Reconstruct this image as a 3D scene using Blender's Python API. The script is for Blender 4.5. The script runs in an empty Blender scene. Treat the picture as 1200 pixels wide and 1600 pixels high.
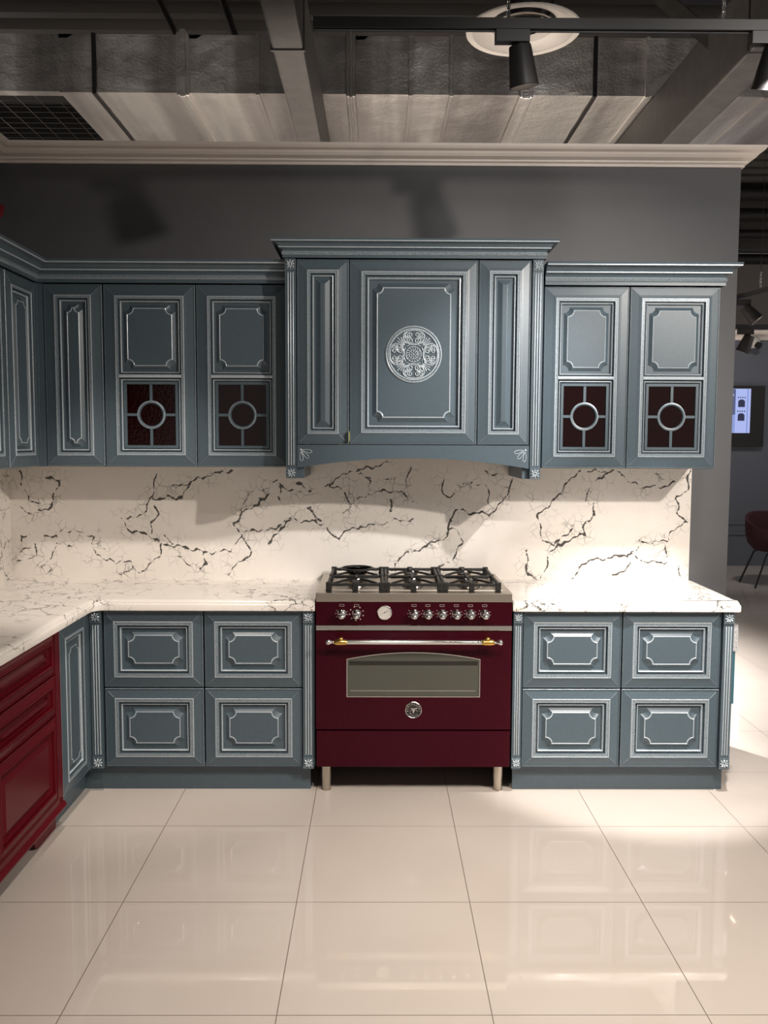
import bpy, bmesh, math, random
from mathutils import Vector, Matrix
random.seed(4)
S = bpy.context.scene
COL = S.collection
PI = math.pi

# ------------------------------------------------------------------ camera
def make_camera():
    F, yaw, pitch, roll = 1370.0, 10/1370.0, -math.atan(112/1370.0), 0.004
    f = Vector((math.sin(yaw)*math.cos(pitch), math.cos(yaw)*math.cos(pitch), math.sin(pitch)))
    r = Vector((math.cos(yaw), -math.sin(yaw), 0)); u = r.cross(f)
    R = r*math.cos(roll) + u*math.sin(roll); U = u*math.cos(roll) - r*math.sin(roll)
    cam = bpy.data.cameras.new('camera'); o = bpy.data.objects.new('camera', cam); COL.objects.link(o)
    m = Matrix((R, U, -f)).transposed().to_4x4(); m.translation = Vector((-0.167, -4.633, 1.665))
    o.matrix_world = m
    cam.sensor_fit = 'VERTICAL'; cam.sensor_height = 36.0; cam.lens = 36.0*F/1600.0
    cam.clip_start = 0.05; cam.clip_end = 100
    S.camera = o
make_camera()

# ------------------------------------------------------------------ world, exposure, lamps
S.view_settings.view_transform = 'Standard'
S.view_settings.look = 'None'
S.view_settings.gamma = 1.0
S.view_settings.use_curve_mapping = False
S.view_settings.exposure = 0.0
W = bpy.data.worlds.new('world'); S.world = W; W.use_nodes = True
W.node_tree.nodes['Background'].inputs[0].default_value = (1.0, 0.93, 0.87, 1)
W.node_tree.nodes['Background'].inputs[1].default_value = 0.30

def spot(loc, target, power, size, blend=0.5, radius=0.04, color=(1, .87, .75)):
    l = bpy.data.lights.new('spot_lamp_light', 'SPOT'); l.energy = power; l.spot_size = math.radians(size)
    l.spot_blend = blend; l.shadow_soft_size = radius; l.color = color
    o = bpy.data.objects.new('spot_lamp_light', l); COL.objects.link(o); o.location = loc
    o.rotation_euler = (Vector(target) - Vector(loc)).to_track_quat('-Z', 'Y').to_euler()
    return o
WARM = (1, .91, .82); NEUT = (1, .96, .93)
spot((1.235, -1.43, 2.94), (1.05, -0.35, 1.35), 55, 78, 0.9, 0.035, NEUT)       # right track head, wide halo
spot((1.235, -1.43, 2.94), (1.16, -0.56, 0.8), 420, 35, 0.45, 0.035, NEUT)       # right track head, hot centre
spot((2.9, -3.4, 3.27), (-.15, -.1, 1.1), 455, 58, 0.8, 0.05, WARM)                # aisle track, low from the right
spot((0.6, -2.6, 3.30), (0.1, -0.2, 1.75), 22, 70, 1.0, 0.06, NEUT)              # aisle track, centre
spot((-1.0, -1.6, 3.08), (-1.35, -0.50, .9), 160, 46, 0.8, 0.06, WARM)            # over the left worktop
spot((0, -3.1, 3.3), (.1, -2.4, 0), 310, 95, 1.0, 0.08, WARM)                 # downlight onto the floor
spot((2.1, -2.3, 3.25), (.40, -.45, 1.86), 430, 24, 0.8, 0.04, NEUT)                 # aisle track, onto the hood
spot((2.2, -3.6, 3.3), (1.3, 0, 2.6), 205, 60, 1.0, 0.3, NEUT)                # added lamp, brightens the wall top and moulding at right
spot((1.5, -2.9, 3.3), (1.3, -2.2, 0), 420, 95, 1.0, 0.08, WARM)                 # downlight onto the floor
spot((-1.6, 3.2, 3.3), (-.8, 2.1, 0), 500, 110, 1.0, 0.1, NEUT)                  # unseen lamp added behind the partition to brighten the duct underside
spot((.1, 2.4, 3.4), (.1, 2.2, 0), 7000, 92, 1.0, 0.1, NEUT)                   # second lamp added there unseen, its floor bounce lights the duct
spot((4.0, 4.2, 3.6), (4.3, 6.9, 1.2), 150, 90, 1.0, 0.1, NEUT)                   # unseen lamp added to brighten the far wall
spot((4.6, 3.2, 3.4), (3.4, 3.6, 0), 70, 120, 1.0, 0.1, NEUT)                   # aisle to the right

# ------------------------------------------------------------------ materials
def mat(name, base, rough=0.5, metal=0.0, **kw):
    m = bpy.data.materials.new(name); m.use_nodes = True
    b = m.node_tree.nodes['Principled BSDF']
    b.inputs['Base Color'].default_value = (*base, 1); b.inputs['Roughness'].default_value = rough
    b.inputs['Metallic'].default_value = metal
    for k, v in kw.items():
        b.inputs[k.replace('_', ' ')].default_value = v
    return m
def N(m, t, **kw):
    n = m.node_tree.nodes.new(t)
    for k, v in kw.items(): setattr(n, k, v)
    return n
def L(m, a, b): m.node_tree.links.new(a, b)
def bsdf(m): return m.node_tree.nodes['Principled BSDF']
def geo_pos(m): return N(m, 'ShaderNodeNewGeometry').outputs['Position']
def noise(m, scale, detail=4, rough=0.5, vec=None, dim='3D'):
    n = N(m, 'ShaderNodeTexNoise'); n.inputs['Scale'].default_value = scale
    n.inputs['Detail'].default_value = detail; n.inputs['Roughness'].default_value = rough
    L(m, vec if vec else geo_pos(m), n.inputs['Vector']); return n
def ramp(m, inp, stops):
    r = N(m, 'ShaderNodeValToRGB'); L(m, inp, r.inputs[0]); e = r.color_ramp.elements
    while len(e) < len(stops): e.new(0.5)
    for k, (p, c) in enumerate(stops):
        e[k].position = p; e[k].color = (*c, 1) if len(c) == 3 else c
    return r
def bump(m, h, strength, dist=0.002):
    b = N(m, 'ShaderNodeBump'); b.inputs['Strength'].default_value = strength; b.inputs['Distance'].default_value = dist
    L(m, h, b.inputs['Height']); L(m, b.outputs[0], bsdf(m).inputs['Normal'])
def math_(m, op, a, b=None, clamp=False):
    n = N(m, 'ShaderNodeMath', operation=op); n.use_clamp = clamp
    for i, x in enumerate((a, b)):
        if x is None: continue
        if isinstance(x, (int, float)): n.inputs[i].default_value = x
        else: L(m, x, n.inputs[i])
    return n.outputs[0]
def speckled(name, c1, c2, scale, rough, metal=0.0, bs=0.1):
    m = mat(name, c1, rough, metal); n = noise(m, scale, 3)
    r = ramp(m, n.outputs['Fac'], [(0.35, c1), (0.65, c2)]); L(m, r.outputs[0], bsdf(m).inputs['Base Color'])
    if bs: bump(m, n.outputs['Fac'], bs, 0.0008)
    return m

GREY = speckled('blue_grey_paint', (.067, .095, .115), (.072, .102, .123), 60, .38, 0, .04)
SILV = speckled('silver_patina', (.38, .44, .48), (.50, .56, .60), 160, .30, .15, .15)
BAND = speckled('rubbed_silver_band', (.12, .155, .18), (.30, .35, .38), 240, .34, .1, .35)
RED = speckled('red_lacquer', (.100, .0035, .008), (.106, .004, .009), 40, .3, 0, .0)
MAROON = speckled('burgundy_enamel', (.035, .0020, .0062), (.038, .0023, .0070), 40, .22, 0, .0)
STEEL = mat('brushed_steel', (.52, .47, .41), .32, 1.0)
_n = N(STEEL, 'ShaderNodeTexNoise'); _mp = N(STEEL, 'ShaderNodeMapping'); _mp.inputs['Scale'].default_value = (2, 300, 300)
L(STEEL, geo_pos(STEEL), _mp.inputs[0]); L(STEEL, _mp.outputs[0], _n.inputs['Vector']); bump(STEEL, _n.outputs['Fac'], .12, .001)
CHROME = mat('chrome', (.80, .78, .76), .12, 1.0)
CHROME2 = mat('satin_chrome', (.62, .60, .58), .22, 1.0)
BRASS = mat('brass', (.72, .45, .12), .22, 1.0)
IRON = speckled('cast_iron', (.008, .008, .008), (.015, .015, .014), 200, .5, 0, .3)
BLACK = mat('black_metal', (.012, .011, .011), .45)
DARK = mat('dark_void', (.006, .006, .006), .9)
GAP = mat('gap_shade_black', (.01, .01, .01), .8)
WHITEM = mat('white_enamel', (.72, .70, .66), .4)
INK = mat('light_print', (.42, .36, .33), .4)
RAL = speckled('wall_paint_grey', (.110, .110, .114), (.115, .115, .119), 8, .6, 0, .05)
CREAM = speckled('cream_moulding_paint', (.86, .76, .68), (.88, .79, .71), 14, .5, 0, .05)
DARKWALL = mat('charcoal_wall_paint', (.10, .11, .135), .6)
MIDWALL = mat('taupe_upper_wall', (.36, .33, .31), .8)
BEAM = speckled('grey_painted_steel', (.05, .047, .044), (.068, .064, .060), 12, .55, 0, .1)
DECK = mat('galvanised_deck', (.085, .08, .075), .35, .6)
DISHW = mat('dish_white_plastic', (.52, .49, .45), .45)
TEAL = mat('teal_card', (.03, .12, .15), .5)
SAMPLE = speckled('grey_felt', (.25, .25, .25), (.5, .5, .5), 150, .8, 0, .2)
YELLOW = mat('yellow_tape', (.42, .40, .10), .5)
LAMPGLOW = mat('lamp_lens', (.9, .8, .7), .4)
bsdf(LAMPGLOW).inputs['Emission Color'].default_value = (1, .88, .72, 1); bsdf(LAMPGLOW).inputs['Emission Strength'].default_value = 12
CHAIRRED = mat('wine_fabric', (.035, .003, .008), .8)
OVENGL = mat('oven_glass', (.055, .058, .045), .07, 0.0)
bsdf(OVENGL).inputs['Specular IOR Level'].default_value = 0.8

bsdf(RED).inputs['Specular IOR Level'].default_value = .14; bsdf(MAROON).inputs['Specular IOR Level'].default_value = .11
def foil():
    m = mat('aluminium_foil_wrap', (.5, .48, .45), .40, .9)
    mp = N(m, 'ShaderNodeMapping'); mp.inputs['Scale'].default_value = (1.25, .10, .12); L(m, geo_pos(m), mp.inputs[0])
    a = noise(m, 1.6, 3, .6, mp.outputs[0]); b = noise(m, 60, 3, .7); c = noise(m, 5, 4)
    r = ramp(m, a.outputs['Fac'], [(.36, (.26, .245, .235)), (.5, (.48, .46, .44)), (.62, (.84, .82, .78))]); L(m, r.outputs[0], bsdf(m).inputs['Base Color'])  # bright and dark reflections of the foil painted in as colour streaks
    r2 = ramp(m, a.outputs['Fac'], [(.3, (.5,)*3), (.7, (.34,)*3)]); L(m, r2.outputs[0], bsdf(m).inputs['Roughness'])
    s = math_(m, 'ADD', math_(m, 'MULTIPLY', c.outputs['Fac'], 5.0), b.outputs['Fac'])
    bump(m, s, .6, .006); return m
FOIL = foil()
def glassmat():
    m = mat('ruby_cathedral_glass', (.012, .0005, .0008), .07, 0, Transmission_Weight=.45, IOR=1.5)
    n = noise(m, 60, 3, .6); bump(m, n.outputs['Fac'], .32, .004); bsdf(m).inputs['Specular IOR Level'].default_value = .35
    return m
RUBY = glassmat()
RUBYBACK = mat('red_cabinet_lining', (.05, .006, .008), .6)

def floormat():
    m = mat('polished_cream_tiles', (.60, .54, .47), .03, 0, Specular_IOR_Level=.75)
    sep = N(m, 'ShaderNodeSeparateXYZ'); L(m, geo_pos(m), sep.inputs[0])
    T = 0.626
    def grout(out, off):
        a = math_(m, 'DIVIDE', math_(m, 'SUBTRACT', out, off), T)
        fr = math_(m, 'FRACT', a); d = math_(m, 'ABSOLUTE', math_(m, 'SUBTRACT', fr, .5))
        return math_(m, 'GREATER_THAN', d, .5 - .0016/T)
    g = math_(m, 'MAXIMUM', grout(sep.outputs[0], -1.081), grout(sep.outputs[1], -.961))
    n = noise(m, 2.0, 4); n2 = noise(m, 90, 2)
    r = ramp(m, n.outputs['Fac'], [(.3, (.55, .485, .43)), (.7, (.585, .52, .465))])
    mx = N(m, 'ShaderNodeMix', data_type='RGBA'); L(m, g, mx.inputs[0]); L(m, r.outputs[0], mx.inputs[6]); mx.inputs[7].default_value = (.20, .16, .13, 1)
    L(m, mx.outputs[2], bsdf(m).inputs['Base Color'])
    L(m, math_(m, 'ADD', math_(m, 'MULTIPLY', g, .4), .035), bsdf(m).inputs['Roughness'])
    return m
FLOOR = floormat()

VEIN = (.075, .068, .06)
def marble(name, traced):
    m = mat(name, (.80, .75, .69), .16)
    pos = geo_pos(m)
    base = ramp(m, noise(m, 4, 5, .6).outputs['Fac'], [(.3, (.80, .745, .68)), (.7, (.86, .805, .745))])
    wn = noise(m, 9, 5, .65); wn2 = noise(m, 45, 3, .6)
    def warp(amount, src):
        s = N(m, 'ShaderNodeVectorMath', operation='SUBTRACT'); L(m, src.outputs['Color'], s.inputs[0]); s.inputs[1].default_value = (.5,)*3
        k = N(m, 'ShaderNodeVectorMath', operation='SCALE'); L(m, s.outputs[0], k.inputs[0]); k.inputs['Scale'].default_value = amount
        a = N(m, 'ShaderNodeVectorMath', operation='ADD'); L(m, pos, a.inputs[0]); L(m, k.outputs[0], a.inputs[1]); return a.outputs[0]
    def web(scale, amount, src):
        v = N(m, 'ShaderNodeTexVoronoi', feature='DISTANCE_TO_EDGE'); v.inputs['Scale'].default_value = scale
        L(m, warp(amount, src), v.inputs['Vector']); return v.outputs['Distance']
    fine = web(22, .06, wn)
    big = web(5.0 if traced else 6.5, .16, wn)
    if traced:
        at = N(m, 'ShaderNodeAttribute', attribute_name='vein_distance')
        wd = N(m, 'ShaderNodeAttribute', attribute_name='vein_width')
        j = math_(m, 'MULTIPLY', math_(m, 'SUBTRACT', wn2.outputs['Fac'], .5), .012)
        d = math_(m, 'ABSOLUTE', math_(m, 'ADD', at.outputs['Fac'], j))
        wv = noise(m, 26, 3, .7)
        wid = math_(m, 'MULTIPLY', wd.outputs['Fac'], math_(m, 'MULTIPLY', math_(m, 'POWER', wv.outputs['Fac'], 3.0), 9.0))
        vein = math_(m, 'SUBTRACT', 1.0, math_(m, 'DIVIDE', d, math_(m, 'ADD', wid, .0006)), clamp=True)
        vein = math_(m, 'MULTIPLY', vein, 2.2, clamp=True)
        zone = math_(m, 'SUBTRACT', 1.0, math_(m, 'DIVIDE', at.outputs['Fac'], .085), clamp=True)
    else:
        mask = ramp(m, noise(m, 2.6, 3).outputs['Fac'], [(.42, (0,)*3), (.56, (1,)*3)])
        wv = noise(m, 20, 3, .7)
        t = math_(m, 'MULTIPLY', math_(m, 'POWER', wv.outputs['Fac'], 3.0), .17)
        vein = math_(m, 'SUBTRACT', 1.0, math_(m, 'DIVIDE', big, math_(m, 'ADD', t, .002)), clamp=True)
        vein = math_(m, 'MULTIPLY', math_(m, 'MULTIPLY', vein, 1.4, clamp=True), mask.outputs[0])
        zone = mask.outputs[0]
    fv = math_(m, 'SUBTRACT', 1.0, math_(m, 'DIVIDE', fine, .06), clamp=True)
    patch = ramp(m, noise(m, 11, 3).outputs['Fac'], [(.42, (0,)*3), (.62, (1,)*3)])
    fv = math_(m, 'MULTIPLY', math_(m, 'MULTIPLY', fv, zone), math_(m, 'MULTIPLY', patch.outputs[0], .8 if traced else .45))
    tot = math_(m, 'MAXIMUM', vein, fv)
    mx = N(m, 'ShaderNodeMix', data_type='RGBA'); L(m, tot, mx.inputs[0]); L(m, base.outputs[0], mx.inputs[6]); mx.inputs[7].default_value = (*VEIN, 1)
    L(m, mx.outputs[2], bsdf(m).inputs['Base Color'])
    return m
MARBLE_T = marble('white_veined_stone_splashback', True)
MARBLE = marble('white_veined_stone', False)

# ------------------------------------------------------------------ mesh helpers
ID = Matrix.Identity(4)
class MB:
    def __init__(s, M=None): s.v = []; s.f = []; s.m = []; s.M = M or ID; s.mats = []
    def mi(s, m):
        if m not in s.mats: s.mats.append(m)
        return s.mats.index(m)
    def add(s, vs, fs, m):
        o = len(s.v); s.v += [s.M @ Vector(v) for v in vs]; k = s.mi(m)
        for f in fs: s.f.append([o+i for i in f]); s.m.append(k)
    def box(s, a, b, m):
        (x0, y0, z0), (x1, y1, z1) = a, b
        s.add([(x0,y0,z0),(x1,y0,z0),(x1,y1,z0),(x0,y1,z0),(x0,y0,z1),(x1,y0,z1),(x1,y1,z1),(x0,y1,z1)],
              [(3,2,1,0),(4,5,6,7),(0,1,5,4),(1,2,6,5),(2,3,7,6),(3,0,4,7)], m)
    def rbox(s, a, b, m, r=.003):     # box with chamfered edges
        (x0, y0, z0), (x1, y1, z1) = a, b
        bm = bmesh.new(); bmesh.ops.create_cube(bm, size=1)
        for v in bm.verts: v.co = Vector(((x0+x1)/2+v.co.x*(x1-x0), (y0+y1)/2+v.co.y*(y1-y0), (z0+z1)/2+v.co.z*(z1-z0)))
        bmesh.ops.bevel(bm, geom=bm.edges[:], offset=r, segments=2, affect='EDGES', profile=.6)
        bm.verts.index_update(); s.add([tuple(v.co) for v in bm.verts], [[v.index for v in f.verts] for f in bm.faces], m); bm.free()
    def rings(s, rings, mats, cap0=None, cap1=None, closed=True):
        n = len(rings[0]); o = len(s.v)
        for r in rings: s.v += [s.M @ Vector(p) for p in r]
        for k in range(len(rings)-1):
            mt = s.mi(mats[k] if isinstance(mats, (list, tuple)) else mats)
            for i in range(n if closed else n-1):
                j = (i+1) % n; s.f.append([o+k*n+i, o+k*n+j, o+(k+1)*n+j, o+(k+1)*n+i]); s.m.append(mt)
        if cap0: s.f.append([o+i for i in range(n)][::-1]); s.m.append(s.mi(cap0))
        if cap1: s.f.append([o+(len(rings)-1)*n+i for i in range(n)]); s.m.append(s.mi(cap1))
    def lathe(s, prof, m, origin=(0,0,0), axis=(0,0,1), n=24, caps=True):
        q = Vector((0,0,1)).rotation_difference(Vector(axis)); o = Vector(origin)
        rs = [[o + q @ Vector((r*math.cos(2*PI*i/n), r*math.sin(2*PI*i/n), z)) for i in range(n)] for r, z in prof]
        s.rings(rs, m, (m[0] if isinstance(m,(list,tuple)) else m) if caps and prof[0][0] > 1e-5 else None, (m[-1] if isinstance(m,(list,tuple)) else m) if caps and prof[-1][0] > 1e-5 else None)
    def cyl(s, a, b, r, m, r2=None, n=16):
        a = Vector(a); b = Vector(b); d = b-a
        s.lathe([(r, 0), (r if r2 is None else r2, d.length)], m, a, d.normalized(), n)
    def tube(s, pts, r, m, n=8, closed=False, flat=None, nrm=None):
        P = [Vector(p) for p in pts]; rs = []
        k = len(P); prev = None
        for i in range(k):
            if closed: t = P[(i+1)%k]-P[i-1]
            else: t = P[min(i+1,k-1)]-P[max(i-1,0)]
            t.normalize()
            if nrm: a = Vector(nrm)
            else:
                a = prev if prev else (Vector((0,0,1)) if abs(t.z) < .9 else Vector((1,0,0)))
                a = (a - t*a.dot(t)).normalized(); prev = a
            b = t.cross(a).normalized(); rr = r(i/(k-1)) if callable(r) else r
            ra = rr*(flat if flat else 1)
            rs.append([P[i] + a*ra*math.cos(2*PI*j/n) + b*rr*math.sin(2*PI*j/n) for j in range(n)])
        if closed: rs.append(rs[0]); s.rings(rs, m)
        else: s.rings(rs, m, m, m)
    def ball(s, c, r, m, sc=(1,1,1), n=16, k=10, rot=None):
        rs = []
        for i in range(k+1):
            a = PI*i/k - PI/2; row = []
            for j in range(n):
                p = Vector((r*sc[0]*math.cos(a)*math.cos(2*PI*j/n), r*sc[1]*math.cos(a)*math.sin(2*PI*j/n), r*sc[2]*math.sin(a)))
                if rot: p = rot @ p
                row.append(Vector(c)+p)
            rs.append(row)
        s.rings(rs, m)
    def prism(s, poly, h0, h1, m, m2=None):     # polygon in local uv, extruded along w
        n = len(poly)
        s.add([(p[0], p[1], h0) for p in poly] + [(p[0], p[1], h1) for p in poly], [[(i+1)%n, i, n+i, n+(i+1)%n][::-1] for i in range(n)], m)
        s.add([(p[0], p[1], h1) for p in poly], [list(range(n))], m2 or m); s.add([(p[0], p[1], h0) for p in poly], [list(range(n))[::-1]], m)
    def build(s, name, parent=None, smooth=None, merge=True):
        co = s.v; mn = Vector((min(v.x for v in co), min(v.y for v in co), min(v.z for v in co))); mx = Vector((max(v.x for v in co), max(v.y for v in co), max(v.z for v in co)))
        c = (mn+mx)/2
        if parent is None: c.z = mn.z
        me = bpy.data.meshes.new(name); me.from_pydata([v-c for v in co], [], s.f)
        for m in s.mats: me.materials.append(m)
        for p, k in zip(me.polygons, s.m): p.material_index = k
        bm = bmesh.new(); bm.from_mesh(me)
        if merge: bmesh.ops.remove_doubles(bm, verts=bm.verts, dist=1e-5)
        bmesh.ops.recalc_face_normals(bm, faces=bm.faces) if smooth != 'keep' else None
        bm.to_mesh(me); bm.free()
        if smooth and smooth != 'keep':
            for p in me.polygons: p.use_smooth = True
            try: me.set_sharp_from_angle(angle=math.radians(38))
            except Exception: pass
        o = bpy.data.objects.new(name, me); COL.objects.link(o)
        if parent is not None:
            o.parent = parent; base = parent
            w = Vector((0,0,0))
            while base is not None: w = w + base.location; base = base.parent
            o.location = c - w
        else: o.location = c
        return o
def thing(name, label, cat, loc, group=None):
    o = bpy.data.objects.new(name, None); COL.objects.link(o); o.location = loc; o.empty_display_size = .1
    return tag(o, label, cat, group)
def tag(o, label, cat, group=None, kind=None):
    o['label'] = label; o['category'] = cat
    if group: o['group'] = group
    if kind: o['kind'] = kind
    return o
def struct(o): o['kind'] = 'structure'; return o
def front(x, y, z):   # local (u, v, w): u = +X, v = +Z, w = towards the room (-Y)
    return Matrix(((1,0,0,x),(0,0,-1,y),(0,1,0,z),(0,0,0,1)))
def side(x, y, z):    # u = +Y, v = +Z, w = +X
    return Matrix(((0,0,1,x),(1,0,0,y),(0,1,0,z),(0,0,0,1)))

def loop(x0, y0, x1, y1, ins, r, h, n=6):
    a, b, c, d = x0+ins, y0+ins, x1-ins, y1-ins; P = []
    for (cx, cy, t0, t1) in ((c, b, 180, 90), (c, d, 270, 180), (a, d, 0, -90), (a, b, 90, 0)):
        for i in range(n+1):
            t = math.radians(t0+(t1-t0)*i/n); P.append((cx+r*math.cos(t), cy+r*math.sin(t), h))
    return P
def cell_profile(mb, x0, y0, x1, y1, kind, paint=GREY, sil=SILV, k=1.0, scoop=.026, plain=None):
    """inner part of a panel, starting at band height; kind: 'scoop', 'ridge' or 'glass'"""
    seq = [(0, 0, .0235), (.002, 0, .010), (.0075*k, 0, .010), (.0090*k, 0, .0165), (.0115*k, 0, .0175), (.0150*k, 0, .010), (.018*k, 0, .004)]
    ms = [paint, paint, paint, sil, sil, paint]
    if kind == 'glass':
        seq += [(.020*k, 0, .014), (.033*k, 0, .014), (.035*k, 0, .002)]; ms += [paint, paint, paint]
        mb.rings([loop(x0, y0, x1, y1, *s) for s in seq], ms); return
    if kind == 'scoop':
        seq += [(.028*k, scoop*.95, .004), (.044*k, scoop, .0175), (.0462*k, scoop, .0190), (.0480*k, scoop, .0178)]
        ms += [paint, paint, sil, sil]
    else:
        seq += [(.024*k, 0, .004), (.046*k, 0, .0175), (.0475*k, 0, .018)]; ms += [paint, paint, paint]
    mb.rings([loop(x0, y0, x1, y1, *s) for s in seq], ms, None, paint)
def door_mesh(M, w, h, fr=.055, cells=None, kind='scoop', paint=GREY, sil=SILV, band=BAND, bw=.016, k=1.0, scoop=.026):
    mb = MB(M)
    seq = [(0, 0, 0), (0, 0, .016), (.0022, 0, .0185), (.0045, 0, .0185), (.0055, 0, .0155), (.012, 0, .0165), (fr-.016, 0, .0205), (fr-.004, 0, .0235),
           (fr-.0025, 0, .0215), (fr, 0, .0255), (fr+.0025, 0, .0255), (fr+.004, 0, .0235), (fr+bw, 0, .0235)]
    ms = [paint, sil if paint is RED else paint, paint, paint, paint, paint, paint, paint, sil, sil, band, band]
    ms[2] = sil if paint is not RED else paint
    if paint is not RED: ms[2] = paint; ms[1] = band
    mb.rings([loop(0, 0, w, h, *s) for s in seq], ms, paint, None)
    # mitre lines of the frame: fine silver ridge at each corner
    if paint is GREY:
        for (cx, cy, sx, sy) in ((0,0,1,1),(w,0,-1,1),(w,h,-1,-1),(0,h,1,-1)):
            a, b = .014, fr-.004
            mb.tube([(cx+sx*a, cy+sy*a, .0166), (cx+sx*b, cy+sy*b, .0232)], .0009, band, 5)
    i = fr+bw
    if not cells: cell_profile(mb, i, i, w-i, h-i, kind, paint, sil, k, scoop)
    else:
        cuts = cells['split']; t = .014
        cell_profile(mb, i, cuts+t/2, w-i, h-i, 'scoop', paint, sil, k, scoop)
        cell_profile(mb, i, i, w-i, cuts-t/2, 'glass', paint, sil, k, scoop)
        rs = lambda v, hh: [(i, v, hh), (w-i, v, hh)]
        mb.add([(i, cuts-t/2, .0235), (w-i, cuts-t/2, .0235), (w-i, cuts-.002, .0265), (i, cuts-.002, .0265), (w-i, cuts+.002, .0265), (i, cuts+.002, .0265), (w-i, cuts+t/2, .0235), (i, cuts+t/2, .0235)],
               [(0,1,2,3), (3,2,4,5), (5,4,6,7)], sil)
    return mb
def add_door(M, w, h, parent, name='door', **kw):
    M = M @ Matrix.Translation((.0012, .0008, 0)); w -= .0024; h -= .0016      # shadow gap round every front
    d = door_mesh(M, w, h, **kw).build(name, parent)
    if kw.get('cells'):
        fr = kw.get('fr', .055)+.016; k = kw.get('k', 1.0); gi = fr+.034*k
        x0, x1, y0, y1 = gi, w-gi, gi, kw['cells']['split']-.007-.034*k
        g = MB(M); g.box((x0-.004, y0-.004, .001), (x1+.004, y1+.004, .005), RUBY); g.build('glass_pane', d)
        b = MB(M); cx, cy = (x0+x1)/2, (y0+y1)/2; R = .060
        b.rings([[(cx+r*math.cos(2*PI*i/40), cy+r*math.sin(2*PI*i/40), z) for i in range(40)] for r, z in ((R+.010,.0052),(R+.008,.0125),(R+.002,.014),(R-.004,.0125),(R-.006,.0052))], [GREY, BAND, GREY, GREY])
        for (p, q) in (((x0-.002, cy), (cx-R-.005, cy)), ((cx+R+.005, cy), (x1+.002, cy))):
            b.prism([(p[0], cy-.0065), (q[0], cy-.0065), (q[0], cy+.0065), (p[0], cy+.0065)], .0052, .011, GREY)
        for (p, q) in ((y0-.002, cy-R-.005), (cy+R+.005, y1+.002)):
            b.prism([(cx-.0065, p), (cx+.0065, p), (cx+.0065, q), (cx-.0065, q)], .0052, .011, GREY)
        b.build('glazing_bars', d)
    return d
def carcass(parent, a, b, open_side, paint=GREY, lining=None, t=.018):
    """hollow cabinet body, open on the side where its doors hang: 'front' (-Y) or 'right' (+X)"""
    (x0,y0,z0),(x1,y1,z1) = a, b; mb = MB(); li = lining or paint
    if open_side == 'front':
        mb.box((x0,y0,z0),(x0+t,y1,z1),paint); mb.box((x1-t,y0,z0),(x1,y1,z1),paint); mb.box((x0+t,y0,z0),(x1-t,y1,z0+t),paint)
        mb.box((x0+t,y0,z1-t),(x1-t,y1,z1),paint); mb.box((x0+t,y1-.008,z0+t),(x1-t,y1,z1-t),li)
    else:
        mb.box((x0,y0,z0),(x1,y0+t,z1),paint); mb.box((x0,y1-t,z0),(x1,y1,z1),paint); mb.box((x0,y0+t,z0),(x1,y1-t,z0+t),paint)
        mb.box((x0,y0+t,z1-t),(x1,y1-t,z1),paint); mb.box((x0,y0+t,z0+t),(x0+.008,y1-t,z1-t),li)
    return mb.build('carcass', parent, merge=False)
def rosette(mb, cx, cy, w, s):
    """square block with a carved flower, centred at cx, cy, face at height w"""
    for k in range(8):
        a = PI/4*k + PI/8*0
        r1, r2 = s*.15, s*.47 if k % 2 else s*.40
        p = [(cx+math.cos(a)*r1, cy+math.sin(a)*r1, w+.001), (cx+math.cos(a+.16)*(r1+r2)/2, cy+math.sin(a+.16)*(r1+r2)/2, w+.003), (cx+math.cos(a)*r2, cy+math.sin(a)*r2, w+.001)]
        mb.tube(p, lambda t: .0035*(.35+math.sin(PI*min(max(t,.05),.95))), SILV, 6)
    mb.tube([(cx+s*.13*math.cos(2*PI*i/10), cy+s*.13*math.sin(2*PI*i/10), w+.002) for i in range(10)], .0022, SILV, 6, closed=True)
    e = s*.47
    mb.tube([(cx-e,cy-e,w),(cx+e,cy-e,w),(cx+e,cy+e,w),(cx-e,cy+e,w)], .0012, BAND, 5, closed=True)
def pilaster(M, w, h, parent, block=.055, dep=.02, name='pilaster', bot=True):
    mb = MB(M); mb.prism([(0,0),(w,0),(w,h),(0,h)], -dep, .010, GREY)
    if bot: mb.prism([(0,0),(w,0),(w,block),(0,block)], .010, .014, GREY)
    mb.prism([(0,h-block),(w,h-block),(w,h),(0,h)], .010, .014, GREY)
    a, b = (block+.012), h-block-.012
    for k in range(3):
        u = w/2 + (k-1)*w*.235
        mb.tube([(u,a,.0095),(u,a+.004,.0112),(u,b-.004,.0112),(u,b,.0095)], .0030, SILV, 8)
        if False: mb.prism([(u+w*.0905,a),(u+w*.1445,a),(u+w*.1445,b),(u+w*.0905,b)], .0096, .0103, BAND)
    o = mb.build(name, parent, smooth=True)
    r = MB(M); rosette(r, w/2, h-block/2, .014, min(w, block)); r.build('rosette', o, smooth=True)
    if bot: r = MB(M); rosette(r, w/2, block/2, .014, min(w, block)); r.build('rosette', o, smooth=True)
    return o
CROWN = [(0,0,GREY),(.012,0,GREY),(.012,.014,GREY),(.010,.016,SILV),(.015,.018,BAND),(.018,.026,BAND),(.015,.034,SILV),(.011,.037,GREY),(.014,.047,GREY),
         (.024,.053,GREY),(.030,.0535,SILV),(.033,.0555,SILV),(.033,.0595,GREY),(.036,.069,GREY),(.046,.078,GREY),(.060,.0825,GREY),(.066,.083,SILV),(.069,.085,SILV),(.069,.089,GREY),(.072,.100,GREY),(0,.100,GREY)]
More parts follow.
